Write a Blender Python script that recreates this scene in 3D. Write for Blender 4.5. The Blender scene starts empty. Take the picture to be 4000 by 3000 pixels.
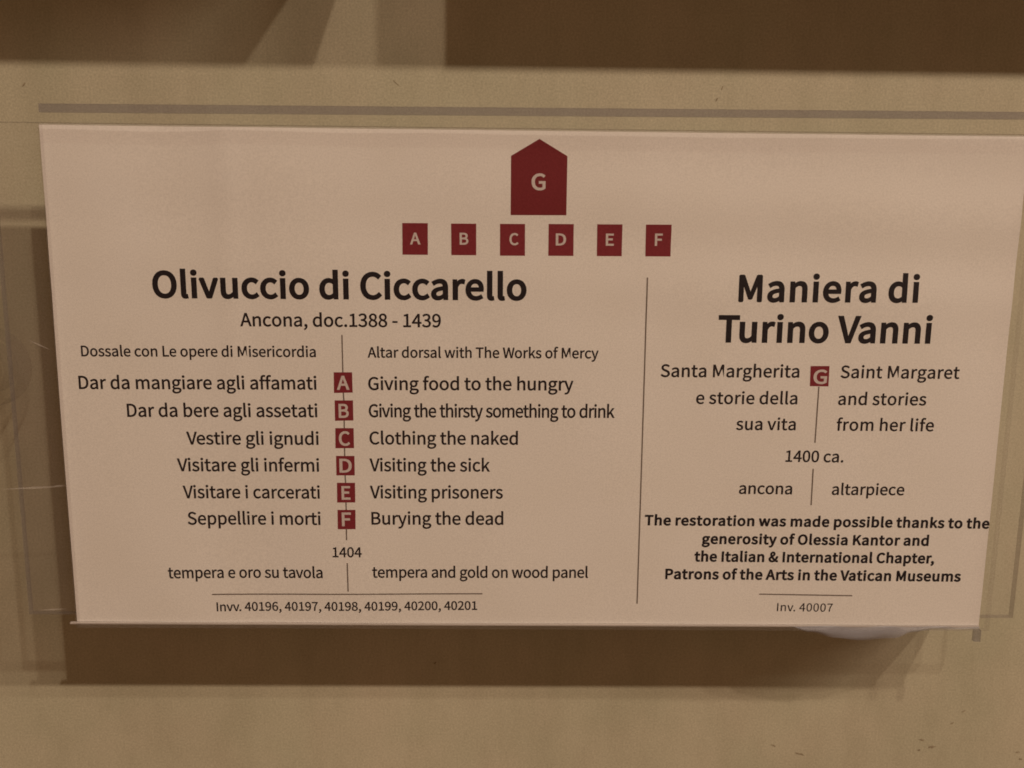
import bpy, bmesh, math, random
from mathutils import Vector, Matrix

random.seed(7)
scene = bpy.context.scene
col = scene.collection

# ------------------------------------------------------------------ camera
CAM = {'loc': [-0.0108822, -0.279446, 0.0425771], 'right': [0.9998698, -0.0125771, 0.010113], 'down': [0.0080182, -0.1566789, -0.987617], 'fwd': [0.0140059, 0.9875695, -0.1565577]}
cd = bpy.data.cameras.new('camera')
cd.sensor_width = 36.0
cd.lens = 29.1157
cd.clip_start = 0.01
cd.clip_end = 50.0
cam = bpy.data.objects.new('camera', cd)
col.objects.link(cam)
rt, dn, fw = Vector(CAM['right']), Vector(CAM['down']), Vector(CAM['fwd'])
cam.matrix_world = Matrix.Translation(CAM['loc']) @ Matrix((rt, -dn, -fw)).transposed().to_4x4()
scene.camera = cam
cd.dof.use_dof = True
cd.dof.focus_distance = 0.262
cd.dof.aperture_fstop = 13.0

# ------------------------------------------------------------------ light
GAP = 0.020                     # the card hangs this far off the wall
world = bpy.data.worlds.new('World')
scene.world = world
world.use_nodes = True
bg = world.node_tree.nodes['Background']
bg.inputs['Color'].default_value = (1.0, 0.53, 0.27, 1)     # dim warm gallery bounce
bg.inputs['Strength'].default_value = 0.175

def lamp(name, direction, dist, energy, size, colour):
    d = Vector(direction).normalized()
    ld = bpy.data.lights.new(name, 'SPOT')
    ld.spot_size = math.radians(26)
    ld.spot_blend = 0.9
    ld.shadow_soft_size = size
    ld.energy = energy
    ld.color = colour
    o = bpy.data.objects.new(name, ld)
    col.objects.link(o)
    o.location = d * dist
    aim = Vector((-0.22, 0.0, -0.50))                  # the pool of light is centred below the label
    o.rotation_euler = (aim - o.location).to_track_quat('-Z', 'Y').to_euler()
    return o

WARM = (1.0, 0.77, 0.57)
lamp('gallery_spotlight', (1.23, -1.0, 1.55), 4.0, 160.0, 0.043, WARM)
lamp('gallery_spotlight', (0.72, -1.0, 1.55), 4.0, 190.0, 0.043, WARM)
bar_light = bpy.data.lights.new('unseen_bar_light', 'AREA')       # unseen third source; bar shape made up to blur shadows only sideways
bar_light.shape = 'RECTANGLE'
bar_light.size = 3.4
bar_light.size_y = 0.05
bar_light.energy = 255.0
bar_light.color = WARM
bar_ob = bpy.data.objects.new('unseen_bar_light', bar_light)
col.objects.link(bar_ob)
bar_ob.location = (4.6, -1.6, 2.48)
bar_ob.rotation_euler = (math.atan2(1.6, 2.48), 0, 0)

vs = scene.view_settings
vs.view_transform = 'Standard'
vs.look = 'None'
vs.exposure = 0.0
vs.gamma = 1.0
vs.use_curve_mapping = False
scene.cycles.max_bounces = 12
scene.cycles.transparent_max_bounces = 32
scene.cycles.filter_width = 1.7

# ------------------------------------------------------------------ helpers
def P(x, up, off=0.0):
    """millimetres on the card plane (x right, up, off towards the viewer) -> world metres"""
    return Vector((x * .001, -GAP - off * .001, up * .001))

def wave(x, up):
    """the paper is not perfectly flat (mm towards the viewer)"""
    return 1.6 * (0.09 * math.exp(-((x + 95) / 4.5) ** 2) / (1 + math.exp(-(up + 5) / 10.0)) + 0.10 * math.sin(x * .085 + up * .02 + 1.0) * math.exp(-((x + 92) / 45.0) ** 2)
            + 0.10 * math.sin(up * .235 + x * .010) * (1 / (1 + math.exp(-(up - 22) / 7.0))) * (.35 + .65 / (1 + math.exp(-(x - 10) / 25.0)))
            + 0.05 * math.sin(x * .035 - up * .045) + 0.03 * math.sin(x * .11 + up * .06))

def link(name, me, mat, parent=None, smooth=False):
    o = bpy.data.objects.new(name, me)
    for m in (mat if isinstance(mat, (list, tuple)) else [mat]):
        me.materials.append(m)
    col.objects.link(o)
    if parent:
        o.parent = parent
    if smooth:
        me.shade_smooth()
    return o

def mesh(name, verts, faces):
    me = bpy.data.meshes.new(name)
    me.from_pydata([tuple(v) for v in verts], [], faces)
    me.update()
    return me

def empty(name, loc=(0, 0, 0)):
    o = bpy.data.objects.new(name, None)
    o.empty_display_size = .02
    o.location = loc
    col.objects.link(o)
    return o

def tag(o, label=None, cat=None, group=None, kind=None):
    for k, v in (('label', label), ('category', cat), ('group', group), ('kind', kind)):
        if v:
            o[k] = v
    return o

class Mat:
    def __init__(self, name):
        self.m = bpy.data.materials.new(name)
        self.m.use_nodes = True
        self.t = self.m.node_tree
        self.b = self.t.nodes['Principled BSDF']
        self.out = self.t.nodes['Material Output']
    def n(self, kind, **kw):
        nd = self.t.nodes.new(kind)
        for k, v in kw.items():
            if k in nd.inputs:
                nd.inputs[k].default_value = v
            else:
                setattr(nd, k, v)
        return nd
    def l(self, a, b):
        self.t.links.new(a, b)
    def noise(self, scale, detail=3.0, rough=.55, stretch=None):
        tc = self.n('ShaderNodeTexCoord')
        src = tc.outputs['Object']
        if stretch:
            mp = self.n('ShaderNodeMapping')
            mp.inputs['Scale'].default_value = stretch
            self.l(src, mp.inputs['Vector'])
            src = mp.outputs['Vector']
        nz = self.n('ShaderNodeTexNoise', Scale=scale, Detail=detail, Roughness=rough)
        self.l(src, nz.inputs['Vector'])
        return nz.outputs['Fac']
    def ramp(self, fac, a, b, lo=.3, hi=.7):
        r = self.n('ShaderNodeValToRGB')
        r.color_ramp.elements[0].position = lo
        r.color_ramp.elements[1].position = hi
        r.color_ramp.elements[0].color = (*a, 1)
        r.color_ramp.elements[1].color = (*b, 1)
        self.l(fac, r.inputs['Fac'])
        return r.outputs['Color']
    def mul(self, a, b, fac=1.0):
        mx = self.n('ShaderNodeMix', data_type='RGBA', blend_type='MULTIPLY')
        mx.inputs[0].default_value = fac
        self.l(a, mx.inputs[6])
        self.l(b, mx.inputs[7])
        return mx.outputs[2]
    def bump(self, fac, strength, dist):
        bp = self.n('ShaderNodeBump', Strength=strength, Distance=dist)
        self.l(fac, bp.inputs['Height'])
        self.l(bp.outputs['Normal'], self.b.inputs['Normal'])

# ------------------------------------------------------------------ materials
W = Mat('cream_wall_paint')
c = W.ramp(W.noise(28, 2), (.462, .450, .345), (.505, .472, .372))          # pinkish / greenish mottling of old distemper
c = W.mul(c, W.ramp(W.noise(9, 6, .65), (.93, .925, .91), (1.04, 1.04, 1.04), .35, .62))
c = W.mul(c, W.ramp(W.noise(60, 5, .7, (1, 1, .35)), (.955, .95, .94), (1.02, 1.02, 1.02), .38, .55))
c = W.mul(c, W.ramp(W.noise(1500, 2, .7), (.83, .83, .82), (1.13, 1.13, 1.13)))
W.l(c, W.b.inputs['Base Color'])
W.b.inputs['Roughness'].default_value = .75
W.b.inputs['Specular IOR Level'].default_value = .25
W.bump(W.noise(260, 5, .65), .06, .0008)
M_WALL = W.m

K = Mat('white_card_paper')
c = K.ramp(K.noise(1800, 2, .7), (.785, .785, .80), (.92, .917, .93))      # paper fibre
c = K.mul(c, K.ramp(K.noise(34, 2), (.975, .97, .955), (1.0, 1.0, 1.0)))
K.l(c, K.b.inputs['Base Color'])
K.b.inputs['Roughness'].default_value = .7
K.b.inputs['Specular IOR Level'].default_value = .2
M_CARD = K.m

def ink(name, a, b):
    I = Mat(name)
    I.l(I.ramp(I.noise(1600, 2, .7), a, b), I.b.inputs['Base Color'])
    I.b.inputs['Roughness'].default_value = .6
    I.b.inputs['Specular IOR Level'].default_value = .25
    return I.m
M_BLACK = ink('black_toner', (.012, .009, .013), (.022, .017, .024))
M_GREYINK = ink('soft_black_toner', (.016, .011, .015), (.030, .022, .027))
M_RULE = ink('dark_grey_line_ink', (.16, .13, .12), (.22, .19, .18))
M_RED = ink('dark_red_ink', (.170, .018, .026), (.215, .026, .036))
M_TILE = ink('letter_tile_red_ink', (.200, .022, .034), (.245, .031, .046))
M_WHITEINK = ink('pale_letter_ink', (.60, .54, .56), (.70, .65, .66))

def acrylic(name, tint, edge, milk=(.25, .24, .26), gloss=.03):
    A = Mat(name)
    A.t.nodes.remove(A.b)
    tr = A.n('ShaderNodeBsdfTransparent')
    tr.inputs['Color'].default_value = (*tint, 1)
    if edge:
        df = A.n('ShaderNodeBsdfDiffuse')
        df.inputs['Color'].default_value = (*milk, 1)
        first = A.n('ShaderNodeMixShader')
        first.inputs[0].default_value = edge
        A.l(tr.outputs[0], first.inputs[1])
        A.l(df.outputs[0], first.inputs[2])
        base = first.outputs[0]
    else:
        base = tr.outputs[0]
    gl = A.n('ShaderNodeBsdfGlossy', Roughness=gloss)
    fr = A.n('ShaderNodeFresnel')
    ge = A.n('ShaderNodeNewGeometry')                # same weak reflection from inside the sheet as from outside
    io = A.n('ShaderNodeMix', data_type='FLOAT')
    io.inputs[2].default_value = 1.18
    io.inputs[3].default_value = 1 / 1.18
    A.l(ge.outputs['Backfacing'], io.inputs[0])
    A.l(io.outputs[0], fr.inputs['IOR'])
    mx = A.n('ShaderNodeMixShader')
    A.l(fr.outputs[0], mx.inputs[0])
    A.l(base, mx.inputs[1])
    A.l(gl.outputs[0], mx.inputs[2])
    A.l(mx.outputs[0], A.out.inputs['Surface'])
    return A.m
M_CLEAR = acrylic('clear_acrylic_face', (.985, .984, .98), 0)
M_PLATE = acrylic('hazed_clear_plate', (.985, .984, .98), .035, (.80, .76, .74))  # diffuse haze mixed in to lighten shadows seen through the plate
M_EDGE = acrylic('clear_acrylic_edge', (.78, .76, .76), .17)
M_SIDE = acrylic('polished_acrylic_side', (.94, .93, .93), .04)
M_RIM = acrylic('ground_acrylic_rim', (.86, .86, .88), .15, (.27, .26, .31))
M_GLINT = acrylic('pale_glint_streak', (.95, .95, .95), .3, (.75, .73, .72))  # pale colour of the glints drawn on the back plate
M_FILM = acrylic('crinkled_plastic_film', (.90, .90, .90), .22, (.56, .60, .72), .35)

def plastic(name, c):
    A = Mat(name)
    A.b.inputs['Base Color'].default_value = (*c, 1)
    A.b.inputs['Roughness'].default_value = .35
    return A.m
M_PLASTIC = plastic('frosted_bracket_plastic', (.40, .38, .36))
M_EDGE_GLINT = plastic('edge_glint_plastic', (.52, .49, .48))  # pale tone stands in for light glinting along the pane edge

D = Mat('dark_case_wood')
D.l(D.ramp(D.noise(30, 4, .6, (1, 1, .15)), (.10, .055, .03), (.17, .10, .055)), D.b.inputs['Base Color'])
D.b.inputs['Roughness'].default_value = .5
M_WOOD = D.m

S_ = Mat('scuff_dirt')
S_.l(S_.ramp(S_.noise(900, 2), (.22, .18, .12), (.36, .31, .22)), S_.b.inputs['Base Color'])
S_.b.inputs['Roughness'].default_value = .9
M_SCUFF = S_.m

GLYPHS = {" ":[202,[]],"&":[612,[[114,-12,233,-12,311,-12,373,18,423,64,477,26,529,0,575,-12,583,11,590,34,597,57,560,67,518,88,474,120,526,188,564,268,589,356,563,356,538,356,512,356,492,280,460,215,420,161,357,212,295,278,252,347,326,400,401,456,401,542,401,619,353,672,271,672,180,672,120,604,120,517,120,469,136,416,163,362,95,315,32,260,32,171,32,65],[304,164,369,107,331,75,288,54,243,54,169,54,113,102,113,176,113,227,149,267,196,304,242,233],[282,442,222,401,202,441,190,482,190,518,190,572,222,614,272,614,316,614,334,579,334,540,334,482]]],",":[250,[[61,-155,68,-171,149,-137,199,-69,199,17,199,77,173,113,130,113,96,113,68,92,68,56,68,20,95,-2,128,-2,131,-2,134,-1,138,-1,137,-55,104,-98,48,-122,54,-139]]],"-":[312,[[41,242,41,221,118,221,195,221,272,221,272,242,272,263,272,284,195,284,118,284,41,284,41,263]]],".":[250,[[92,-12,125,-12,158,-12,185,14,185,50,185,88,158,113,125,113,92,113,66,88,66,50,66,14]]],"0":[500,[[124,-12,250,-12,375,-12,456,102,456,332,456,561,375,672,250,672,124,672,45,561,45,332,45,102],[325,55,250,55,176,55,124,139,124,332,124,525,176,607,250,607,325,607,376,525,376,332,376,139]]],"1":[500,[[79,23,79,0,200,0,321,0,441,0,441,23,441,46,441,68,397,68,353,68,309,68,309,266,309,463,309,660,288,660,267,660,246,660,210,639,167,624,109,613,109,596,109,578,109,561,148,561,188,561,227,561,227,397,227,233,227,68,178,68,128,68,79,68,79,46]]],"2":[500,[[40,16,40,0,178,0,316,0,455,0,455,24,455,47,455,71,394,71,333,71,272,71,239,71,198,68,164,65,319,212,423,346,423,478,423,595,348,672,231,672,147,672,89,634,36,575,52,560,68,544,84,529,121,573,167,605,221,605,303,605,342,550,342,475,342,361,247,230,40,49,40,32]]],"3":[500,[[134,-12,237,-12,355,-12,449,59,449,176,449,267,387,325,310,344,310,345,310,347,310,348,380,373,427,427,427,507,427,611,346,672,234,672,158,672,100,638,50,593,65,576,80,559,95,541,132,579,178,605,231,605,301,605,343,564,343,501,343,429,297,375,160,375,160,354,160,333,160,312,313,312,366,259,366,179,366,104,311,57,231,57,157,57,107,93,68,132,54,115,40,97,26,79,69,32]]],"4":[500,[[306,61,306,0,332,0,358,0,384,0,384,61,384,121,384,182,413,182,442,182,472,182,472,204,472,226,472,248,442,248,413,248,384,248,384,385,384,523,384,660,353,660,323,660,293,660,201,519,110,377,18,236,18,218,18,200,18,182,114,182,210,182,306,182,306,121],[306,315,306,248,239,248,171,248,104,248,154,323,204,398,254,473,273,505,291,538,307,570,308,570,309,570,311,570,309,537,306,483,306,450,306,383]]],"6":[500,[[145,-12,271,-12,374,-12,461,75,461,203,461,341,389,410,277,410,226,410,168,380,128,330,131,535,206,604,298,604,338,604,377,584,402,554,418,571,434,587,449,604,412,644,363,672,294,672,167,672,50,574,50,315,50,97],[139,128,130,265,173,326,223,348,264,348,344,348,383,292,383,203,383,113,334,53,271,53,188,53]]],"7":[500,[[190,250,178,0,207,0,235,0,264,0,275,258,303,412,457,610,457,627,457,643,457,660,320,660,182,660,44,660,44,637,44,613,44,590,151,590,258,590,365,590,235,410]]],"8":[500,[[130,-12,252,-12,375,-12,458,63,458,158,458,249,405,299,348,332,348,334,348,335,348,337,386,367,435,427,435,496,435,598,366,670,254,670,151,670,73,602,73,502,73,433,114,384,162,350,162,349,162,348,162,347,102,314,41,252,41,164,41,62],[341,398,297,358,219,389,148,424,148,502,148,566,192,609,253,609,323,609,365,557,365,492,365,443],[330,50,253,50,174,50,114,101,114,171,114,234,152,286,205,321,299,283,380,250,380,161,380,95]]],"9":[500,[[140,-12,212,-12,335,-12,451,91,451,358,451,568,356,672,229,672,126,672,40,586,40,457,40,321,112,250,222,250,276,250,333,282,374,330,367,126,294,57,209,57,166,57,126,76,97,107,82,90,67,73,52,56,89,17],[364,536,373,400,329,337,279,312,235,312,157,312,117,369,117,457,117,548,166,608,230,608,313,608]]],"A":[547,[[78,220,4,0,32,0,59,0,87,0,109,67,130,134,151,202,232,202,312,202,393,202,414,134,435,67,456,0,485,0,514,0,544,0,469,220,394,440,320,660,289,660,258,660,227,660,152,440],[239,267,172,267,183,301,194,335,204,369,228,444,249,515,270,592,271,592,273,592,274,592,295,516,316,444,340,369,351,335,361,301,372,267,305,267]]],"B":[592,[[91,220,91,0,161,0,231,0,301,0,448,0,551,64,551,194,551,284,495,336,417,351,417,353,417,354,417,356,479,375,513,433,513,499,513,615,420,660,286,660,221,660,156,660,91,660,91,440],[206,380,174,380,174,451,174,523,174,594,208,594,242,594,276,594,379,594,431,565,431,488,431,420,385,380,272,380,239,380],[212,67,174,67,174,149,174,232,174,315,212,315,251,315,289,315,405,315,469,278,469,196,469,107,402,67,289,67,251,67]]],"C":[574,[[175,-12,339,-12,425,-12,490,23,542,83,527,101,511,118,496,136,454,89,406,61,343,61,217,61,138,166,138,332,138,497,222,599,346,599,402,599,446,574,481,537,496,555,511,573,526,591,488,633,425,672,345,672,177,672,52,543,52,330,52,115]]],"D":[619,[[91,220,91,0,147,0,203,0,259,0,458,0,566,123,566,332,566,543,458,660,256,660,201,660,146,660,91,660,91,440],[199,68,174,68,174,243,174,418,174,592,199,592,224,592,249,592,404,592,481,500,481,332,481,166,404,68,249,68,224,68]]],"E":[530,[[91,220,91,0,221,0,351,0,481,0,481,24,481,47,481,71,378,71,276,71,174,71,174,151,174,231,174,312,257,312,341,312,424,312,424,335,424,359,424,383,341,383,257,383,174,383,174,452,174,521,174,590,273,590,372,590,471,590,471,613,471,637,471,660,344,660,218,660,91,660,91,440]]],"F":[497,[[91,220,91,0,119,0,146,0,174,0,174,99,174,197,174,296,258,296,342,296,426,296,426,320,426,343,426,366,342,366,258,366,174,366,174,441,174,515,174,590,273,590,372,590,471,590,471,613,471,637,471,660,344,660,218,660,91,660,91,440]]],"G":[620,[[176,-12,350,-12,438,-12,511,21,554,65,554,157,554,250,554,342,481,342,409,342,337,342,337,319,337,296,337,273,384,273,430,273,477,273,477,215,477,158,477,100,451,76,405,61,358,61,217,61,138,166,138,332,138,497,224,599,357,599,423,599,466,571,500,537,515,555,530,573,545,591,507,630,447,672,355,672,180,672,52,543,52,330,52,115]]],"I":[264,[[91,220,91,0,119,0,146,0,174,0,174,220,174,440,174,660,146,660,119,660,91,660,91,440]]],"K":[582,[[91,220,91,0,119,0,146,0,174,0,174,70,174,139,174,209,212,254,249,299,287,344,353,229,419,115,485,0,516,0,547,0,578,0,499,137,419,273,339,410,408,493,478,577,547,660,515,660,484,660,452,660,360,550,268,439,176,329,175,329,174,329,174,329,174,439,174,550,174,660,146,660,119,660,91,660,91,440]]],"L":[489,[[91,220,91,0,215,0,339,0,463,0,463,24,463,47,463,71,366,71,270,71,174,71,174,267,174,464,174,660,146,660,119,660,91,660,91,440]]],"M":[731,[[91,220,91,0,116,0,141,0,166,0,166,122,166,244,166,366,166,422,160,502,155,560,156,560,157,560,158,560,176,510,194,460,212,410,253,295,295,181,337,67,355,67,374,67,393,67,434,181,475,295,517,410,535,460,552,510,570,560,571,560,572,560,574,560,569,502,563,422,563,366,563,244,563,122,563,0,589,0,614,0,640,0,640,220,640,440,640,660,607,660,574,660,540,660,498,542,456,425,414,307,399,262,385,215,368,169,367,169,366,169,365,169,348,215,334,262,317,307,275,425,233,542,191,660,158,660,124,660,91,660,91,440]]],"O":[668,[[168,-12,334,-12,500,-12,616,121,616,332,616,544,500,672,334,672,168,672,52,544,52,332,52,121],[453,61,334,61,215,61,138,167,138,332,138,497,215,599,334,599,453,599,530,497,530,332,530,167]]],"P":[570,[[91,220,91,0,119,0,146,0,174,0,174,88,174,175,174,263,210,263,246,263,283,263,428,263,526,327,526,466,526,610,427,660,279,660,216,660,154,660,91,660,91,440],[206,330,174,330,174,418,174,505,174,592,205,592,237,592,268,592,384,592,443,563,443,466,443,372,388,330,272,330,239,330]]],"S":[537,[[180,-12,274,-12,411,-12,498,71,498,176,498,274,438,319,362,352,331,366,300,379,268,393,217,414,158,438,158,503,158,562,207,599,282,599,343,599,392,575,432,538,447,555,461,573,475,591,429,638,360,672,282,672,162,672,74,599,74,497,74,401,147,354,208,328,240,314,271,300,303,286,366,258,413,237,413,168,413,104,362,61,275,61,206,61,140,94,93,143,76,124,60,105,43,86,100,26]]],"T":[539,[[228,197,228,0,256,0,284,0,312,0,312,197,312,393,312,590,378,590,445,590,511,590,511,613,511,637,511,660,350,660,189,660,28,660,28,637,28,613,28,590,95,590,161,590,228,590,228,393]]],"V":[518,[[141,220,212,0,244,0,276,0,308,0,378,220,448,440,518,660,490,660,461,660,433,660,398,541,362,422,327,303,304,225,288,162,263,85,262,85,261,85,259,85,235,162,218,225,195,303,160,422,124,541,88,660,59,660,30,660,1,660,71,440]]],"W":[791,[[116,220,163,0,196,0,229,0,262,0,295,133,327,265,360,398,371,450,384,498,393,548,395,548,396,548,397,548,408,498,418,450,429,398,463,265,496,133,529,0,563,0,597,0,630,0,676,220,721,440,766,660,740,660,713,660,687,660,663,540,640,420,616,301,604,230,592,158,580,86,578,86,576,86,574,86,558,158,544,231,528,301,497,420,466,540,436,660,410,660,385,660,359,660,329,540,299,420,268,301,252,230,236,158,222,86,220,86,219,86,218,86,204,158,192,230,178,301,155,420,132,540,109,660,80,660,52,660,23,660,70,440]]],"a":[507,[[113,-12,195,-12,256,-12,311,20,357,59,358,59,359,59,360,59,363,39,365,20,367,0,390,0,412,0,435,0,435,100,435,200,435,301,435,422,385,502,266,502,186,502,118,466,74,438,84,419,95,400,105,381,144,407,195,433,252,433,332,433,353,373,353,310,145,286,53,233,53,127,53,39],[266,55,219,55,170,55,132,77,132,132,132,195,188,236,353,255,353,209,353,164,353,119,305,77]]],"b":[556,[[253,-12,298,-12,410,-12,511,85,511,252,511,403,442,502,316,502,261,502,207,471,162,433,163,462,164,491,166,520,166,586,166,651,166,717,138,717,110,717,83,717,83,478,83,239,83,0,105,0,127,0,149,0,151,17,153,34,156,50,157,50,158,50,159,50,202,12],[366,58,285,58,252,58,208,70,166,108,166,194,166,280,166,366,212,409,255,432,295,432,389,432,425,360,425,251,425,131]]],"c":[459,[[146,-12,276,-12,334,-12,390,12,434,50,422,68,410,87,398,105,367,78,328,57,283,57,193,57,131,131,131,244,131,357,196,432,285,432,323,432,355,415,383,390,396,408,410,426,424,444,390,475,346,502,282,502,156,502,47,407,47,244,47,82]]],"d":[558,[[127,-12,249,-12,308,-12,360,20,398,58,399,58,400,58,401,58,403,38,405,19,408,0,430,0,453,0,475,0,475,239,475,478,475,717,448,717,420,717,393,717,393,654,393,591,393,529,394,501,396,473,397,445,354,480,317,502,259,502,148,502,48,402,48,244,48,81],[312,58,267,58,182,58,132,127,132,245,132,357,195,432,274,432,314,432,352,418,393,381,393,295,393,210,393,124,352,79]]],"e":[499,[[150,-12,281,-12,347,-12,399,10,441,38,432,56,422,74,412,93,375,68,338,54,290,54,197,54,133,121,128,225,238,225,348,225,457,225,459,238,461,254,461,272,461,411,391,502,266,502,154,502,47,403,47,244,47,83],[214,284,127,284,137,381,198,436,267,436,344,436,389,383,389,284,302,284]]],"f":[293,[[30,443,30,422,52,422,74,422,96,422,96,282,96,141,96,0,124,0,151,0,178,0,178,141,178,282,178,422,213,422,247,422,282,422,282,445,282,467,282,489,247,489,213,489,178,489,178,515,178,541,178,566,178,629,201,663,248,663,265,663,285,658,303,649,309,671,315,692,321,713,298,722,269,728,239,728,141,728,96,666,96,567,96,541,96,515,96,489,74,487,52,486,30,484,30,464]]],"g":[508,[[129,-225,248,-225,399,-225,495,-147,495,-56,495,25,438,60,325,60,293,60,261,60,229,60,163,60,143,83,143,113,143,140,157,157,175,172,196,161,223,155,247,155,348,155,426,221,426,325,426,367,410,403,386,426,420,426,453,426,486,426,486,447,486,468,486,489,429,489,373,489,316,489,299,496,275,502,247,502,149,502,64,434,64,327,64,268,95,221,128,195,128,194,128,193,128,192,102,174,74,141,74,101,74,62,93,36,118,21,118,19,118,18,118,16,72,-12,46,-52,46,-95,46,-178],[303,211,247,211,191,211,143,256,143,327,143,399,190,441,247,441,305,441,351,399,351,327,351,256],[354,-168,259,-168,170,-168,118,-135,118,-83,118,-55,132,-25,167,0,189,-5,212,-7,231,-7,259,-7,287,-7,315,-7,380,-7,414,-23,414,-69,414,-120]]],"h":[547,[[83,239,83,0,110,0,138,0,166,0,166,118,166,237,166,355,214,404,249,429,299,429,364,429,392,391,392,299,392,199,392,100,392,0,419,0,446,0,474,0,474,103,474,206,474,310,474,434,427,502,324,502,258,502,207,465,162,420,163,453,164,487,166,520,166,586,166,651,166,717,138,717,110,717,83,717,83,478]]],"i":[248,[[83,163,83,0,110,0,138,0,166,0,166,163,166,326,166,489,138,489,110,489,83,489,83,326],[92,590,124,590,157,590,179,611,179,645,179,676,157,698,124,698,92,698,70,676,70,645,70,611]]],"k":[497,[[83,239,83,0,110,0,137,0,164,0,164,43,164,86,164,129,194,164,225,200,256,236,303,157,351,79,399,0,429,0,458,0,488,0,426,97,365,194,303,292,358,357,412,423,466,489,436,489,405,489,375,489,306,403,237,317,167,231,166,231,165,231,164,231,164,393,164,555,164,717,137,717,110,717,83,717,83,478]]],"l":[256,[[108,-12,169,-12,192,-12,205,-8,217,-5,213,17,209,38,205,59,196,57,193,57,188,57,176,57,166,67,166,92,166,300,166,508,166,717,138,717,110,717,83,717,83,510,83,304,83,97,83,28]]],"m":[834,[[83,163,83,0,110,0,138,0,166,0,166,118,166,237,166,355,210,405,251,429,288,429,350,429,379,391,379,299,379,199,379,100,379,0,406,0,434,0,461,0,461,118,461,237,461,355,507,405,547,429,584,429,646,429,675,391,675,299,675,199,675,100,675,0,703,0,730,0,757,0,757,103,757,206,757,310,757,434,710,502,610,502,549,502,499,463,448,408,428,466,388,502,312,502,254,502,203,465,160,418,160,418,159,418,158,418,156,442,153,465,150,489,128,489,105,489,83,489,83,326]]],"n":[549,[[83,163,83,0,110,0,138,0,166,0,166,118,166,237,166,355,214,404,249,429,299,429,364,429,392,391,392,299,392,199,392,100,392,0,419,0,446,0,474,0,474,103,474,206,474,310,474,434,427,502,324,502,258,502,206,465,160,418,160,418,159,418,158,418,156,442,153,465,150,489,128,489,105,489,83,489,83,326]]],"o":[546,[[153,-12,273,-12,393,-12,499,82,499,244,499,407,393,502,273,502,153,502,47,407,47,244,47,82],[357,57,273,57,188,57,131,131,131,244,131,357,188,432,273,432,357,432,415,357,415,244,415,131]]],"p":[558,[[83,26,83,-206,110,-206,138,-206,166,-206,166,-151,166,-96,166,-41,165,-12,164,17,163,45,207,8,254,-12,298,-12,410,-12,511,85,511,252,511,403,442,502,316,502,259,502,204,469,160,432,160,432,159,432,158,432,156,451,153,470,150,489,128,489,105,489,83,489,83,257],[366,58,285,58,252,58,209,70,166,108,166,194,166,280,166,366,212,409,255,432,295,432,389,432,425,360,425,251,425,131]]],"r":[349,[[83,163,83,0,110,0,138,0,166,0,166,105,166,209,166,314,198,397,248,428,288,428,309,428,320,425,336,420,341,443,346,467,351,491,336,499,321,502,299,502,245,502,194,462,160,400,160,400,159,400,158,400,156,429,153,459,150,489,128,489,105,489,83,489,83,326]]],"s":[421,[[141,-12,211,-12,326,-12,388,54,388,133,388,226,311,255,240,282,185,303,134,321,134,366,134,405,163,438,225,438,268,438,303,419,336,394,349,411,362,429,375,446,339,476,285,502,224,502,117,502,56,440,56,363,56,279,130,247,198,222,252,202,310,178,310,129,310,86,278,52,213,52,155,52,112,76,68,111,55,92,42,74,29,56,75,17]]],"t":[339,[[132,-12,236,-12,267,-12,299,-3,327,6,321,27,316,48,311,68,294,61,273,55,255,55,198,55,179,89,179,149,179,240,179,331,179,422,224,422,268,422,312,422,312,445,312,467,312,489,268,489,224,489,179,489,179,535,179,581,179,627,156,627,134,627,111,627,108,581,105,535,102,489,76,487,50,486,24,484,24,464,24,443,24,422,49,422,73,422,97,422,97,332,97,242,97,151,97,53]]],"u":[547,[[122,-12,226,-12,293,-12,341,23,387,77,388,77,389,77,390,77,392,51,394,26,396,0,419,0,442,0,465,0,465,163,465,326,465,489,437,489,410,489,383,489,383,373,383,258,383,142,336,85,301,59,250,59,185,59,158,98,158,189,158,289,158,389,158,489,131,489,103,489,76,489,76,386,76,282,76,179,76,54]]],"v":[469,[[129,163,188,0,220,0,252,0,285,0,342,163,400,326,457,489,430,489,403,489,376,489,345,396,315,303,284,211,269,163,253,113,239,67,237,67,236,67,234,67,220,113,204,163,189,211,158,303,128,396,97,489,69,489,40,489,12,489,71,326]]],"w":[722,[[115,163,160,0,192,0,224,0,256,0,279,87,302,175,325,262,338,309,348,355,358,404,360,404,361,404,363,404,375,355,384,310,396,264,420,176,443,88,466,0,500,0,533,0,566,0,610,163,655,326,699,489,672,489,646,489,619,489,596,395,572,300,548,206,538,159,529,115,519,70,517,70,516,70,514,70,502,115,492,159,480,206,454,300,429,395,403,489,377,489,350,489,323,489,298,395,272,300,247,206,235,159,224,115,214,70,213,70,211,70,210,70,200,115,191,159,181,206,157,300,132,395,108,489,80,489,52,489,24,489,70,326]]],"y":[469,[[68,-211,91,-211,188,-211,240,-137,274,-41,335,135,396,312,457,489,431,489,404,489,377,489,348,399,318,308,289,218,276,174,262,124,249,79,248,79,246,79,245,79,228,125,212,175,196,218,163,308,130,399,97,489,69,489,40,489,12,489,77,326,143,162,208,-1,204,-13,201,-26,197,-38,176,-98,142,-143,87,-143,74,-143,59,-139,50,-135,44,-157,39,-179,33,-201,49,-207]]]}
KERN = {"Tu": -70, "Va": -55, "Ve": -45, "Vi": -20, "Pa": -15, "Wo": -25, "Th": 0, "av": -10, "vo": -10, "r,": -60, "v.": -70, "y ": -5, "Le": -10, "Ka": -5, "ra": -5}
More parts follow.
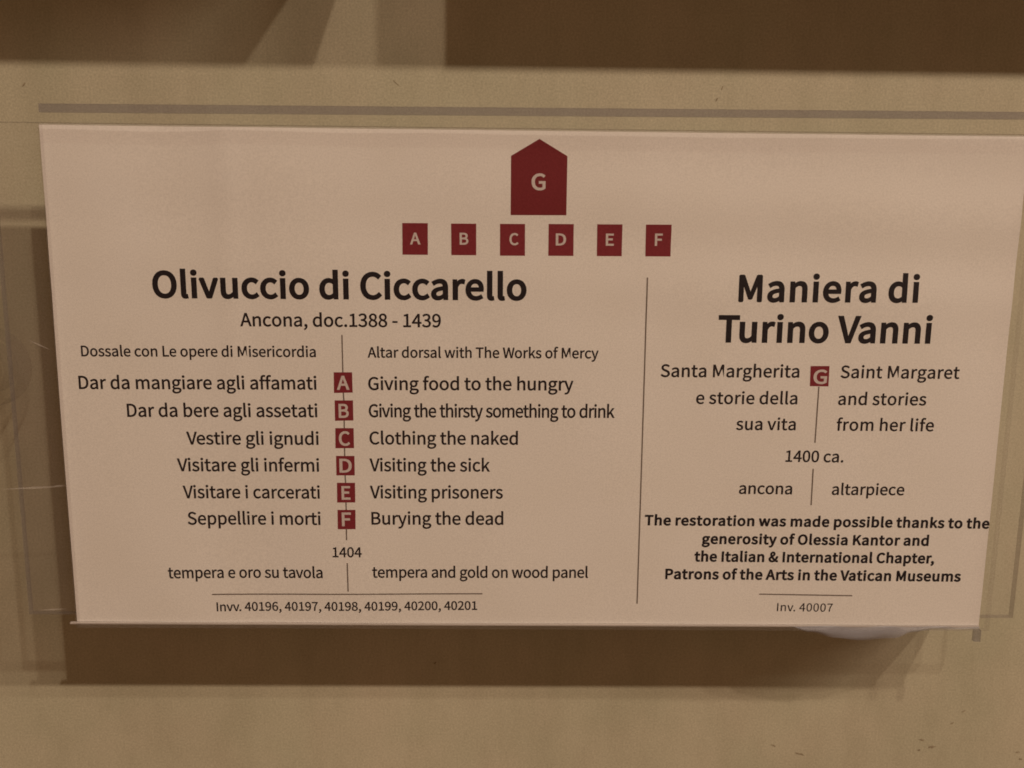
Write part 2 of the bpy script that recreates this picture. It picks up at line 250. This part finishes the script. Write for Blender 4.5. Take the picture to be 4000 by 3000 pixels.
TEXT_LINES = [
    ('Olivuccio di Ciccarello', [-118.894, 27.866], [-2.934, 28.185], 11.828, 12.183, 0.024, 0.028, 14.9, 'heading'),
    ('Ancona, doc.1388 - 1439', [-92.222, 19.108], [-29.668, 19.312], 6.078, 6.183, -0.012, 0.016, 0, 'text_line'),
    ('Maniera di', [63.362, 28.332], [120.132, 28.665], 11.945, 12.303, 0.063, 0.028, 40.7, 'heading'),
    ('Turino Vanni', [57.543, 15.581], [125.321, 15.771], 12.129, 12.494, 0.0, 0.028, 24.0, 'heading'),
    ('Dossale con Le opere di Misericordia', [-142.224, 9.208], [-68.94, 9.592], 4.933, 4.853, 0.075, 0.016, 0, 'text_line'),
    ('Dar da mangiare agli affamati', [-143.675, -1.157], [-69.017, -0.761], 6.136, 6.086, 0.075, 0.016, 0, 'text_line'),
    ('Dar da bere agli assetati', [-129.104, -10.006], [-68.972, -9.672], 6.203, 6.06, 0.075, 0.016, 0, 'text_line'),
    ('Vestire gli ignudi', [-110.867, -18.904], [-68.806, -18.693], 6.104, 6.128, -0.015, 0.016, 0, 'text_line'),
    ('Visitare gli infermi', [-114.273, -27.724], [-68.89, -27.51], 6.167, 6.046, -0.015, 0.016, 0, 'text_line'),
    ('Visitare i carcerati', [-112.905, -36.697], [-68.886, -36.481], 6.147, 5.921, -0.015, 0.016, 0, 'text_line'),
    ('Seppellire i morti', [-111.87, -45.549], [-68.877, -45.328], 6.21, 6.016, 0.027, 0.016, 0, 'text_line'),
    ('Altar dorsal with The Works of Mercy', [-52.72, 9.562], [20.05, 9.906], 4.868, 4.778, -0.012, 0.016, 0, 'text_line'),
    ('Giving food to the hungry', [-52.714, -0.782], [12.308, -0.4], 6.073, 6.134, 0.036, 0.016, 0, 'text_line'),
    ('Giving the thirsty something to drink', [-52.68, -9.563], [25.652, -9.156], 6.138, 5.525, 0.036, 0.016, -35.9, 'text_line'),
    ('Clothing the naked', [-52.598, -18.437], [-5.109, -18.191], 6.115, 6.04, 0.036, 0.016, 0, 'text_line'),
    ('Visiting the sick', [-52.716, -27.309], [-14.044, -27.11], 6.178, 5.954, -0.015, 0.016, 0, 'text_line'),
    ('Visiting prisoners', [-52.717, -36.317], [-9.788, -36.078], 6.159, 5.963, -0.015, 0.016, 0, 'text_line'),
    ('Burying the dead', [-52.413, -45.137], [-9.563, -44.917], 6.222, 6.095, 0.075, 0.016, 0, 'text_line'),
    ('1404', [-65.267, -56.306], [-55.732, -56.24], 4.988, 4.953, 0.063, 0.016, 0, 'text_line'),
    ('tempera e oro su tavola', [-119.138, -63.837], [-68.681, -63.49], 5.552, 5.219, 0.008, 0.016, -9.3, 'text_line'),
    ('tempera and gold on wood panel', [-52.444, -63.249], [18.542, -63.039], 5.566, 5.232, 0.008, 0.016, -12.9, 'text_line'),
    ('Invv. 40196, 40197, 40198, 40199, 40200, 40201', [-103.866, -75.234], [-17.957, -74.351], 4.47, 4.457, 0.075, 0.016, 0, 'text_line'),
    ('Santa Margherita', [39.949, 4.174], [84.143, 4.33], 5.909, 6.027, 0.027, 0.016, 13.6, 'text_line'),
    ('e storie della', [51.586, -4.414], [84.077, -4.318], 5.807, 5.923, 0.031, 0.016, 17.4, 'text_line'),
    ('sua vita', [64.859, -12.824], [84.099, -12.788], 5.785, 5.9, 0.013, 0.016, 15.0, 'text_line'),
    ('Saint Margaret', [97.369, 4.282], [135.477, 4.333], 5.856, 5.974, 0.027, 0.016, 19.3, 'text_line'),
    ('and stories', [97.219, -4.426], [125.577, -4.364], 5.831, 5.947, 0.037, 0.016, 20.4, 'text_line'),
    ('from her life', [97.302, -12.85], [128.802, -12.831], 5.806, 5.922, 0.014, 0.016, 23.8, 'text_line'),
    ('1400 ca.', [81.451, -23.245], [100.323, -23.331], 5.526, 5.637, 0.063, 0.016, 7.0, 'text_line'),
    ('ancona', [66.929, -34.067], [84.299, -34.12], 5.588, 5.744, 0.037, 0.016, 0, 'text_line'),
    ('altarpiece', [97.297, -34.201], [121.049, -34.214], 5.52, 5.63, 0.037, 0.016, 6.3, 'text_line'),
    ('The restoration was made possible thanks to the', [36.552, -44.766], [150.028, -45.249], 4.886, 5.128, -0.008, 0.036, 45, 'text_line'),
    ('generosity of Olessia Kantor and', [55.656, -51.073], [130.567, -51.293], 4.92, 5.086, 0.01, 0.036, 45, 'text_line'),
    ('the Italian & International Chapter,', [53.441, -57.146], [132.955, -57.368], 4.955, 5.103, -0.012, 0.036, 33.7, 'text_line'),
    ('Patrons of the Arts in the Vatican Museums', [44.037, -63.238], [142.335, -63.628], 4.99, 5.14, 0.055, 0.036, 40.1, 'text_line'),
    ('Inv. 40007', [81.8, -74.395], [100.353, -74.491], 4.242, 4.327, 0.085, 0.006, 30.8, 'text_line'),
]
TILES = [
    ('G', [[0.387, 76.753], [8.959, 71.788], [8.981, 54.135], [-8.146, 53.995], [-8.194, 71.672]], [-1.848, 61.688], [2.445, 61.735], 7.018, 7.864, 0.03),
    ('A', [[-41.446, 51.254], [-33.605, 51.295], [-33.618, 41.678], [-41.462, 41.642]], [-39.076, 44.883], [-35.91, 44.915], 5.111, 5.421, -0.018),
    ('B', [[-26.44, 51.244], [-18.715, 51.284], [-18.683, 41.702], [-26.368, 41.667]], [-23.793, 44.955], [-21.094, 44.982], 5.178, 5.356, 0.069),
    ('C', [[-11.368, 51.319], [-3.673, 51.359], [-3.594, 41.684], [-11.335, 41.648]], [-8.443, 44.985], [-5.654, 45.013], 5.183, 5.224, 0.03),
    ('D', [[3.599, 51.435], [11.348, 51.475], [11.43, 41.792], [3.635, 41.756]], [5.9, 45.047], [9.08, 45.079], 5.187, 6.128, 0.069),
    ('E', [[18.59, 51.509], [26.394, 51.549], [26.436, 41.858], [18.715, 41.823]], [21.383, 45.12], [23.88, 45.146], 5.256, 5.753, 0.069),
    ('F', [[33.646, 51.583], [41.592, 51.625], [41.595, 41.925], [33.775, 41.889]], [36.588, 45.233], [39.002, 45.258], 5.325, 5.694, 0.069),
    ('A', [[-63.509, 4.732], [-57.723, 4.78], [-57.67, -1.705], [-63.573, -1.892]], [-62.586, -0.722], [-58.701, -0.691], 6.389, 6.652, -0.018),
    ('B', [[-63.445, -4.265], [-57.629, -4.22], [-57.621, -10.728], [-63.462, -10.866]], [-62.242, -9.777], [-59.026, -9.752], 6.458, 6.382, 0.069),
    ('C', [[-63.444, -13.268], [-57.609, -13.225], [-57.591, -19.768], [-63.538, -19.84]], [-62.392, -18.86], [-58.844, -18.834], 6.657, 6.644, 0.03),
    ('D', [[-63.418, -22.366], [-57.523, -22.325], [-57.53, -28.754], [-63.448, -28.794]], [-62.384, -27.743], [-58.431, -27.716], 6.542, 7.617, 0.069),
    ('E', [[-63.326, -31.254], [-57.518, -31.216], [-57.527, -37.775], [-63.387, -37.843]], [-61.899, -36.747], [-59.06, -36.729], 6.471, 6.54, 0.069),
    ('F', [[-63.324, -40.299], [-57.545, -40.263], [-57.611, -46.767], [-63.383, -46.832]], [-62.005, -45.664], [-59.001, -45.646], 6.585, 7.084, 0.069),
    ('G', [[87.577, 8.0], [93.627, 8.051], [93.726, 1.482], [87.749, 1.539]], [88.731, 2.383], [93.089, 2.419], 6.489, 7.983, 0.03),
]
RULES = [
    ([-60.652, 16.62], [-60.639, 4.756], 0.416),
    ([-60.645, -1.822], [-60.515, -4.242], 0.421),
    ([-60.565, -10.797], [-60.572, -13.292], 0.423),
    ([-60.639, -19.82], [-60.634, -22.347], 0.425),
    ([-60.653, -28.775], [-60.557, -31.236], 0.428),
    ([-60.547, -37.825], [-60.51, -40.282], 0.43),
    ([-60.596, -46.847], [-60.614, -50.527], 0.432),
    ([-60.567, -58.346], [-60.468, -68.132], 0.435),
    ([-105.211, -69.469], [-16.28, -68.761], 0.419),
    ([34.645, 35.378], [35.056, -72.008], 0.448),
    ([90.67, 1.353], [90.664, -16.955], 0.451),
    ([90.666, -25.555], [90.808, -37.782], 0.458),
    ([75.57, -68.528], [106.572, -68.853], 0.426),
]
FILM = [[76.138, -78.846], [85.482, -79.299], [92.606, -81.242], [101.298, -83.02], [110.72, -83.807], [120.819, -83.107], [126.9, -81.102], [133.869, -80.414], [149.796, -80.183]]
PAINTED_GLINTS = [([-159.394, 14.23], [-151.881, 10.792], 0.44), ([-171.92, -34.429], [-149.903, -33.207], 0.73), ([-156.301, -33.556], [-150.017, -32.745], 0.59), ([-162.722, -75.615], [-153.271, -75.087], 0.59)]
SCUFFS = [([60.268, 96.007], 1.92, 0.61, 75), ([58.695, 92.4], 1.75, 0.52, 60), ([145.641, -133.493], 2.62, 0.79, -20), ([149.707, -136.364], 2.97, 1.22, 10), ([145.05, -137.61], 1.4, 0.7, 10), ([90.72, -135.868], 2.27, 0.61, -25), ([100.898, -139.242], 3.85, 0.79, -15), ([160.072, -122.122], 1.92, 0.61, 40), ([156.44, -126.814], 1.75, 0.61, 30), ([181.909, -138.363], 2.27, 0.79, 0), ([183.166, -141.156], 1.92, 0.7, -20), ([-45.233, 96.194], 2.97, 0.26, -40), ([-164.384, 94.305], 1.92, 0.61, 50), ([-33.578, -103.798], 1.4, 0.7, 50)]

# ------------------------------------------------------------------ the wall
def slab(x0, x1, y0, y1, z0, z1):
    v = [(x, y, z) for x in (x0, x1) for y in (y0, y1) for z in (z0, z1)]
    f = [(0, 1, 3, 2), (4, 6, 7, 5), (0, 4, 5, 1), (2, 3, 7, 6), (0, 2, 6, 4), (1, 5, 7, 3)]
    return v, f
wall = link('wall', mesh('wall', *slab(-1.6, 1.6, 0, .12, -1.3, 1.3)), M_WALL)
tag(wall, 'cream painted gallery wall behind the label holder', 'wall', kind='structure')
for (x, up), a, b, ang in SCUFFS:
    n = 14
    t = math.radians(ang)
    vs_ = [Vector((x * .001, -.00004, up * .001))]
    for i in range(n):
        w = 2 * math.pi * i / n
        k = random.uniform(.55, 1.15)
        px, pz = a * .5 * math.cos(w) * k, b * .5 * math.sin(w) * k
        vs_.append(Vector(((x + px * math.cos(t) - pz * math.sin(t)) * .001, -.00004,
                           (up + px * math.sin(t) + pz * math.cos(t)) * .001)))
    link('scuff_mark', mesh('scuff_mark', vs_, [(0, 1 + i, 1 + (i + 1) % n) for i in range(n)]), M_SCUFF, wall)

# ------------------------------------------------------------------ the card
CARD_W, CARD_H = 150.0, 79.0918
T_CARD = 0.35
nx, ny = 200, 106
verts, faces = [], []
for side in (0, 1):
    for j in range(ny + 1):
        for i in range(nx + 1):
            x = -CARD_W + 2 * CARD_W * i / nx
            u = -CARD_H + 2 * CARD_H * j / ny
            verts.append(P(x, u, wave(x, u) - side * T_CARD))
N1 = (nx + 1) * (ny + 1)
ix = lambda i, j, s=0: s * N1 + j * (nx + 1) + i
for j in range(ny):
    for i in range(nx):
        faces.append((ix(i, j), ix(i + 1, j), ix(i + 1, j + 1), ix(i, j + 1)))
        faces.append((ix(i, j, 1), ix(i, j + 1, 1), ix(i + 1, j + 1, 1), ix(i + 1, j, 1)))
for i in range(nx):
    faces.append((ix(i, 0), ix(i, 0, 1), ix(i + 1, 0, 1), ix(i + 1, 0)))
    faces.append((ix(i, ny), ix(i + 1, ny), ix(i + 1, ny, 1), ix(i, ny, 1)))
for j in range(ny):
    faces.append((ix(0, j), ix(0, j + 1), ix(0, j + 1, 1), ix(0, j, 1)))
    faces.append((ix(nx, j), ix(nx, j, 1), ix(nx, j + 1, 1), ix(nx, j + 1)))
card = empty('information_card', P(0, -CARD_H))
tag(card, 'white printed museum card with dark red letter tiles inside a clear holder', 'information card')
base = card.location.copy()

def child(name, verts, faces, mat, parent, smooth=False):
    """verts in world metres, stored relative to the card's base"""
    me = mesh(name, [Vector(v) - base for v in verts], faces)
    return link(name, me, mat, parent, smooth)

sheet = child('paper_sheet', verts, faces, M_CARD, card)

def flatten(q, dx):
    """bezier outline -> closed polyline without doubled points"""
    n = len(q) // 6
    out = []
    for k in range(n):
        a, b = q[6 * k:6 * k + 6], q[6 * ((k + 1) % n):6 * ((k + 1) % n) + 6]
        p0, p1, p2, p3 = Vector(a[2:4]), Vector(a[4:6]), Vector(b[0:2]), Vector(b[2:4])
        straight = abs((p1 - p0).cross(p3 - p0)) + abs((p2 - p0).cross(p3 - p0)) < 2.0 * max(1.0, (p3 - p0).length)
        steps = 1 if straight else 6
        for j in range(steps):
            t = j / steps
            out.append(p0 * (1 - t) ** 3 + p1 * 3 * t * (1 - t) ** 2 + p2 * 3 * t * t * (1 - t) + p3 * t ** 3)
    res = []
    for p in out:
        if not res or (p - res[-1]).length > 6.0:
            res.append(p)
    while len(res) > 3 and (res[0] - res[-1]).length <= 6.0:
        res.pop()
    return [Vector((p.x + dx, p.y)) for p in res]

def grow(loop, d):
    """move a closed outline sideways by d (to its right-hand side), mitred"""
    n = len(loop)
    out = []
    for i in range(n):
        e0 = (loop[i] - loop[i - 1]).normalized()
        e1 = (loop[(i + 1) % n] - loop[i]).normalized()
        n0, n1 = Vector((e0.y, -e0.x)), Vector((e1.y, -e1.x))
        m = n0 + n1
        m = m / max(m.length_squared * .5, .35) if m.length > .05 else n0
        out.append(loop[i] + m * d)
    return out

def area(loop):
    return .5 * sum(loop[i - 1].cross(loop[i]) for i in range(len(loop)))

def glyph_mesh(s, size, sx, lo, embolden, track=0.0):
    """flat filled outlines of a line of lettering: list of (x, y) in mm along/above its baseline, faces"""
    pts, fcs = [], []
    x = 0.0
    for i, ch in enumerate(s):
        if i:
            x += KERN.get(s[i - 1] + ch, 0) + (track if ch != ' ' else 0)
        adv, sps = GLYPHS[ch]
        loops = [flatten(q, x) for q in sps]
        if loops:
            big = max(loops, key=lambda l: abs(area(l)))
            sign = 1 if area(big) > 0 else -1            # outer loops turn one way, counters the other
            extra = []
            if embolden > .02 and ch in 'MwvyKkN&,':          # narrow notches: thicken with a border instead
                for l in loops:
                    n = len(l)
                    nm = [((l[(i + 1) % n] - l[i]).normalized()) for i in range(n)]
                    nm = [Vector((e.y, -e.x)) * sign * embolden * 1000 for e in nm]
                    for i in range(n):
                        j = (i + 1) % n
                        extra.append((l[i], l[j], l[j] + nm[i], l[i] + nm[i]))
                        extra.append((l[i], l[i] + nm[i - 1], l[i] + nm[i]))
            else:
                loops = [grow(l, sign * embolden * 1000) for l in loops]
            cu = bpy.data.curves.new('lettering', 'CURVE')
            cu.dimensions = '2D'
            cu.fill_mode = 'BOTH'
            for l in loops:
                sp = cu.splines.new('POLY')
                sp.points.add(len(l) - 1)
                sp.use_cyclic_u = True
                for k, p in enumerate(l):
                    sp.points[k].co = (p.x * .001, p.y * .001, 0, 1)
            o = bpy.data.objects.new('lettering', cu)
            me = o.to_mesh()
            k0 = len(pts)
            pts += [((v.co.x - lo) * sx, v.co.y * size) for v in me.vertices]
            fcs += [tuple(k0 + v for v in p.vertices) for p in me.polygons]
            o.to_mesh_clear()
            bpy.data.objects.remove(o)
            bpy.data.curves.remove(cu)
            for poly in extra:
                k0 = len(pts)
                pts += [((p.x * .001 - lo) * sx, p.y * .001 * size) for p in poly]
                fcs.append(tuple(range(k0, k0 + len(poly))))
        x += adv
    return pts, fcs

def print_text(name, s, L, R, size, sx, lo, embolden, mat, parent, off=.03, track=0.0):
    pts, fcs = glyph_mesh(s, size, sx, lo, embolden, track)
    L, R = Vector(L), Vector(R)
    e = (R - L).normalized()
    n = Vector((-e.y, e.x))
    if size > 3:                                        # cut tall strokes so that the ink follows the curl of the paper
        bm = bmesh.new()
        bv = [bm.verts.new((a, b, 0)) for a, b in pts]
        for f in fcs:
            bm.faces.new([bv[k] for k in f])
        for axis in (0, 1):
            v = min(p[axis] for p in pts) + 1.5
            hi = max(p[axis] for p in pts)
            while v < hi:
                bmesh.ops.bisect_plane(bm, geom=bm.verts[:] + bm.edges[:] + bm.faces[:], dist=1e-5,
                                       plane_co=(v, 0, 0) if axis == 0 else (0, v, 0),
                                       plane_no=(1, 0, 0) if axis == 0 else (0, 1, 0))
                v += 1.5
        bm.verts.index_update()
        pts = [(v.co.x, v.co.y) for v in bm.verts]
        fcs = [tuple(v.index for v in f.verts) for f in bm.faces]
        bm.free()
    vs_ = []
    for a, b in pts:
        q = L + e * a + n * b
        vs_.append(P(q.x, q.y, wave(q.x, q.y) + off))
    return child(name, vs_, fcs, mat, parent)

def print_poly(name, quad, mat, parent, off=.02):
    """a filled shape printed on the paper, cut into a small grid so that it follows the sheet"""
    bm = bmesh.new()
    f = bm.faces.new([bm.verts.new((p[0], p[1], 0)) for p in quad])
    for axis in (0, 1):
        lo = min(p[axis] for p in quad)
        hi = max(p[axis] for p in quad)
        v = lo + 2.0
        while v < hi - .5:
            co = (v, 0, 0) if axis == 0 else (0, v, 0)
            no = (1, 0, 0) if axis == 0 else (0, 1, 0)
            bmesh.ops.bisect_plane(bm, geom=bm.verts[:] + bm.edges[:] + bm.faces[:], plane_co=co, plane_no=no)
            v += 2.0
    bm.verts.index_update()
    vs_ = [P(v.co.x, v.co.y, wave(v.co.x, v.co.y) + off) for v in bm.verts]
    fcs = [tuple(v.index for v in f.verts) for f in bm.faces]
    bm.free()
    return child(name, vs_, fcs, mat, parent)

for s, L, R, size, sx, lo, emb, track, kind in TEXT_LINES:
    print_text(kind, s, L, R, size, sx, lo, emb, M_BLACK if kind == 'heading' or emb > .02 else M_GREYINK, card, track=track)

for k, (ch, quad, L, R, size, sx, lo) in enumerate(TILES):
    q = [quad[4], quad[0], quad[1], quad[2], quad[3]] if len(quad) == 5 else quad
    name = 'house_shape' if len(quad) == 5 else 'letter_tile'
    tile = print_poly(name, q[::-1], M_RED if len(quad) == 5 else M_TILE, card)
    print_text('letter', ch, L, R, size, sx, lo, .022, M_WHITEINK, tile, .04)

for A, B, w in RULES:
    A, B = Vector(A), Vector(B)
    e = (B - A).normalized()
    n = Vector((-e.y, e.x)) * w * .5
    print_poly('rule_line', [A - n, B - n, B + n, A + n], M_RULE, card, .015)

# ------------------------------------------------------------------ the clear holder
holder = empty('sign_holder', P(0, -CARD_H - 1))
tag(holder, 'clear acrylic sign holder fixed to the cream wall around the white card', 'sign holder')
hbase = holder.location.copy()

def pane(name, x0, x1, u0, u1, off_back, off_front, parent, edge, face=M_CLEAR):
    bm = bmesh.new()
    cs = [P(x, u, o) - hbase for o in (off_back, off_front) for x, u in ((x0, u0), (x1, u0), (x1, u1), (x0, u1))]
    v = [bm.verts.new(p) for p in cs]
    fb = bm.faces.new([v[0], v[1], v[2], v[3]])
    ff = bm.faces.new([v[7], v[6], v[5], v[4]])
    for i in range(4):
        bm.faces.new([v[i], v[4 + i], v[4 + (i + 1) % 4], v[(i + 1) % 4]]).material_index = 1
    bmesh.ops.recalc_face_normals(bm, faces=bm.faces[:])
    me = bpy.data.meshes.new(name)
    bm.to_mesh(me)
    bm.free()
    return link(name, me, [face, edge], parent)

pane('back_plate', -166, 162, -77.0, 80.0, -3.5, -1.0, holder, M_EDGE, M_PLATE)
pane('front_pane', -148.6, 151.5, -79.6, 79.0, .7, 3.4, holder, M_SIDE)

# bottom shelf behind the card that runs back to the wall, and an added pale bar imitating the pane edge's bright glint
def bar(name, x0, x1, u0, u1, o0, o1, mat):
    me = mesh(name, [P(x, u, o) - hbase for x in (x0, x1) for u in (u0, u1) for o in (o0, o1)],
              [(0, 1, 3, 2), (4, 6, 7, 5), (0, 4, 5, 1), (2, 3, 7, 6), (0, 2, 6, 4), (1, 5, 7, 3)])
    return link(name, me, mat, holder)
bar('bottom_shelf', -149.6, 149.6, -CARD_H + .1, -CARD_H + 1.2, -19.6, -1.2, M_PLASTIC)
rim = [P(x, u, o) - hbase for x, lo_u, hi_u in ((-149.6, 82.7, 85.2), (163, 84.3, 86.4)) for u in (lo_u, hi_u) for o in (-.9, .25)]
link('top_rim', mesh('top_rim', rim, [(0, 1, 3, 2), (4, 6, 7, 5), (0, 4, 5, 1), (2, 3, 7, 6), (0, 2, 6, 4), (1, 5, 7, 3)]), M_RIM, holder)
bar('corner_foot', 148.4, 150.6, -84.6, -80.6, -.4, .9, M_RIM)
for (xa, ua), (xb, ub), w_ in PAINTED_GLINTS:  # glints and caustic streaks drawn as pale slivers on the back plate
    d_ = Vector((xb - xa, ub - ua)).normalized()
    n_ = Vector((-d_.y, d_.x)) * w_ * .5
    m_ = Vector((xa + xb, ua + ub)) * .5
    link('painted_glint', mesh('painted_glint', [P(xa, ua, -.94) - hbase, P(m_.x - n_.x, m_.y - n_.y, -.94) - hbase,
                                     P(xb, ub, -.94) - hbase, P(m_.x + n_.x, m_.y + n_.y, -.94) - hbase], [(0, 1, 2, 3)]), M_GLINT, holder)
bar('edge_glint_bar', -152.0, 150.0, -CARD_H - .62, -CARD_H - .12, -.3, .55, M_EDGE_GLINT)  # drawn glint along the lower edge of the front pane

# clear ring added behind the plate, placed so its shadow frames a light patch
cx, cu_, ro, ri = -178.0, 4.0, 13.0, 8.6
vs_, fs_ = [], []
n = 48
for off in (-12.5, -4.2):
    for r in (ro, ri):
        for i in range(n):
            w = 2 * math.pi * i / n
            vs_.append(P(cx + r * math.cos(w), cu_ + r * math.sin(w), off) - hbase)
for i in range(n):
    j = (i + 1) % n
    fs_ += [(i, j, n + j, n + i), (2 * n + i, 3 * n + i, 3 * n + j, 2 * n + j),
            (i, 2 * n + i, 2 * n + j, j), (n + i, n + j, 3 * n + j, 3 * n + i)]
ring_ob = link('added_ring', mesh('added_ring', vs_, fs_), [M_CLEAR, M_SIDE], holder)
for k, pl in enumerate(ring_ob.data.polygons):
    pl.material_index = 1 if k % 4 > 1 else 0

# ------------------------------------------------------------------ the torn film under the right corner
film = empty('plastic_film', P(95, -CARD_H - 2))
tag(film, 'crumpled scrap of clear plastic film stuck under the right end of the card', 'plastic film')
fb_ = film.location.copy()
top = -CARD_H - .15
cols_, rows = 60, 6
x0, x1 = FILM[0][0], FILM[-1][0]
def lower(x):
    for (a, b), (c_, d) in zip(FILM, FILM[1:]):
        if a <= x <= c_:
            t = (x - a) / (c_ - a)
            t = t * t * (3 - 2 * t)
            return b + (d - b) * t
    return FILM[-1][1]
vs_, fs_ = [], []
for th in (0, .12):
    for i in range(cols_ + 1):
        x = x0 + (x1 - x0) * i / cols_
        lo_ = min(lower(x), top - .25)
        for j in range(rows + 1):
            t = j / rows
            u = top + (lo_ - top) * t
            o = .3 + 1.6 * math.sin(t * 2.2) * min(1, (top - lo_) / 3) + .2 * math.sin(x * .33 + t * 4) - th
            vs_.append(P(x, u, o) - fb_)
nn = (cols_ + 1) * (rows + 1)
for s in (0, 1):
    for i in range(cols_):
        for j in range(rows):
            a = s * nn + i * (rows + 1) + j
            q = (a, a + rows + 1, a + rows + 2, a + 1)
            fs_.append(q if s else q[::-1])
link('film_sheet', mesh('film_sheet', vs_, fs_), M_FILM, film, True)

# ------------------------------------------------------------------ the altarpiece cases above, whose shadow falls on the wall
def case(profile, label):
    """profile: plan outline (x mm, depth mm from the wall), wall side first"""
    zb, zt = 163.5, 900.0
    o = empty('display_case', (profile[0][0] * .001, 0, zb * .001))
    tag(o, label, 'display case')
    n = len(profile)
    vs_ = [Vector((x, -d, z)) * .001 - o.location for z in (zb, zt) for x, d in profile]
    fs_ = [tuple(range(n))[::-1], tuple(range(n, 2 * n))] + [(i, (i + 1) % n, n + (i + 1) % n, n + i) for i in range(n)]
    link('case_body', mesh('case_body', vs_, fs_), M_WOOD, o)
    return o
case([(-900, .5), (-900, 42), (-40.2, 42), (-48.5, .5)], 'dark wooden display case above the left half of the label')
case([(3.0, .5), (1.3, 42), (900, 42), (900, .5)], 'dark wooden display case above the right half of the label')
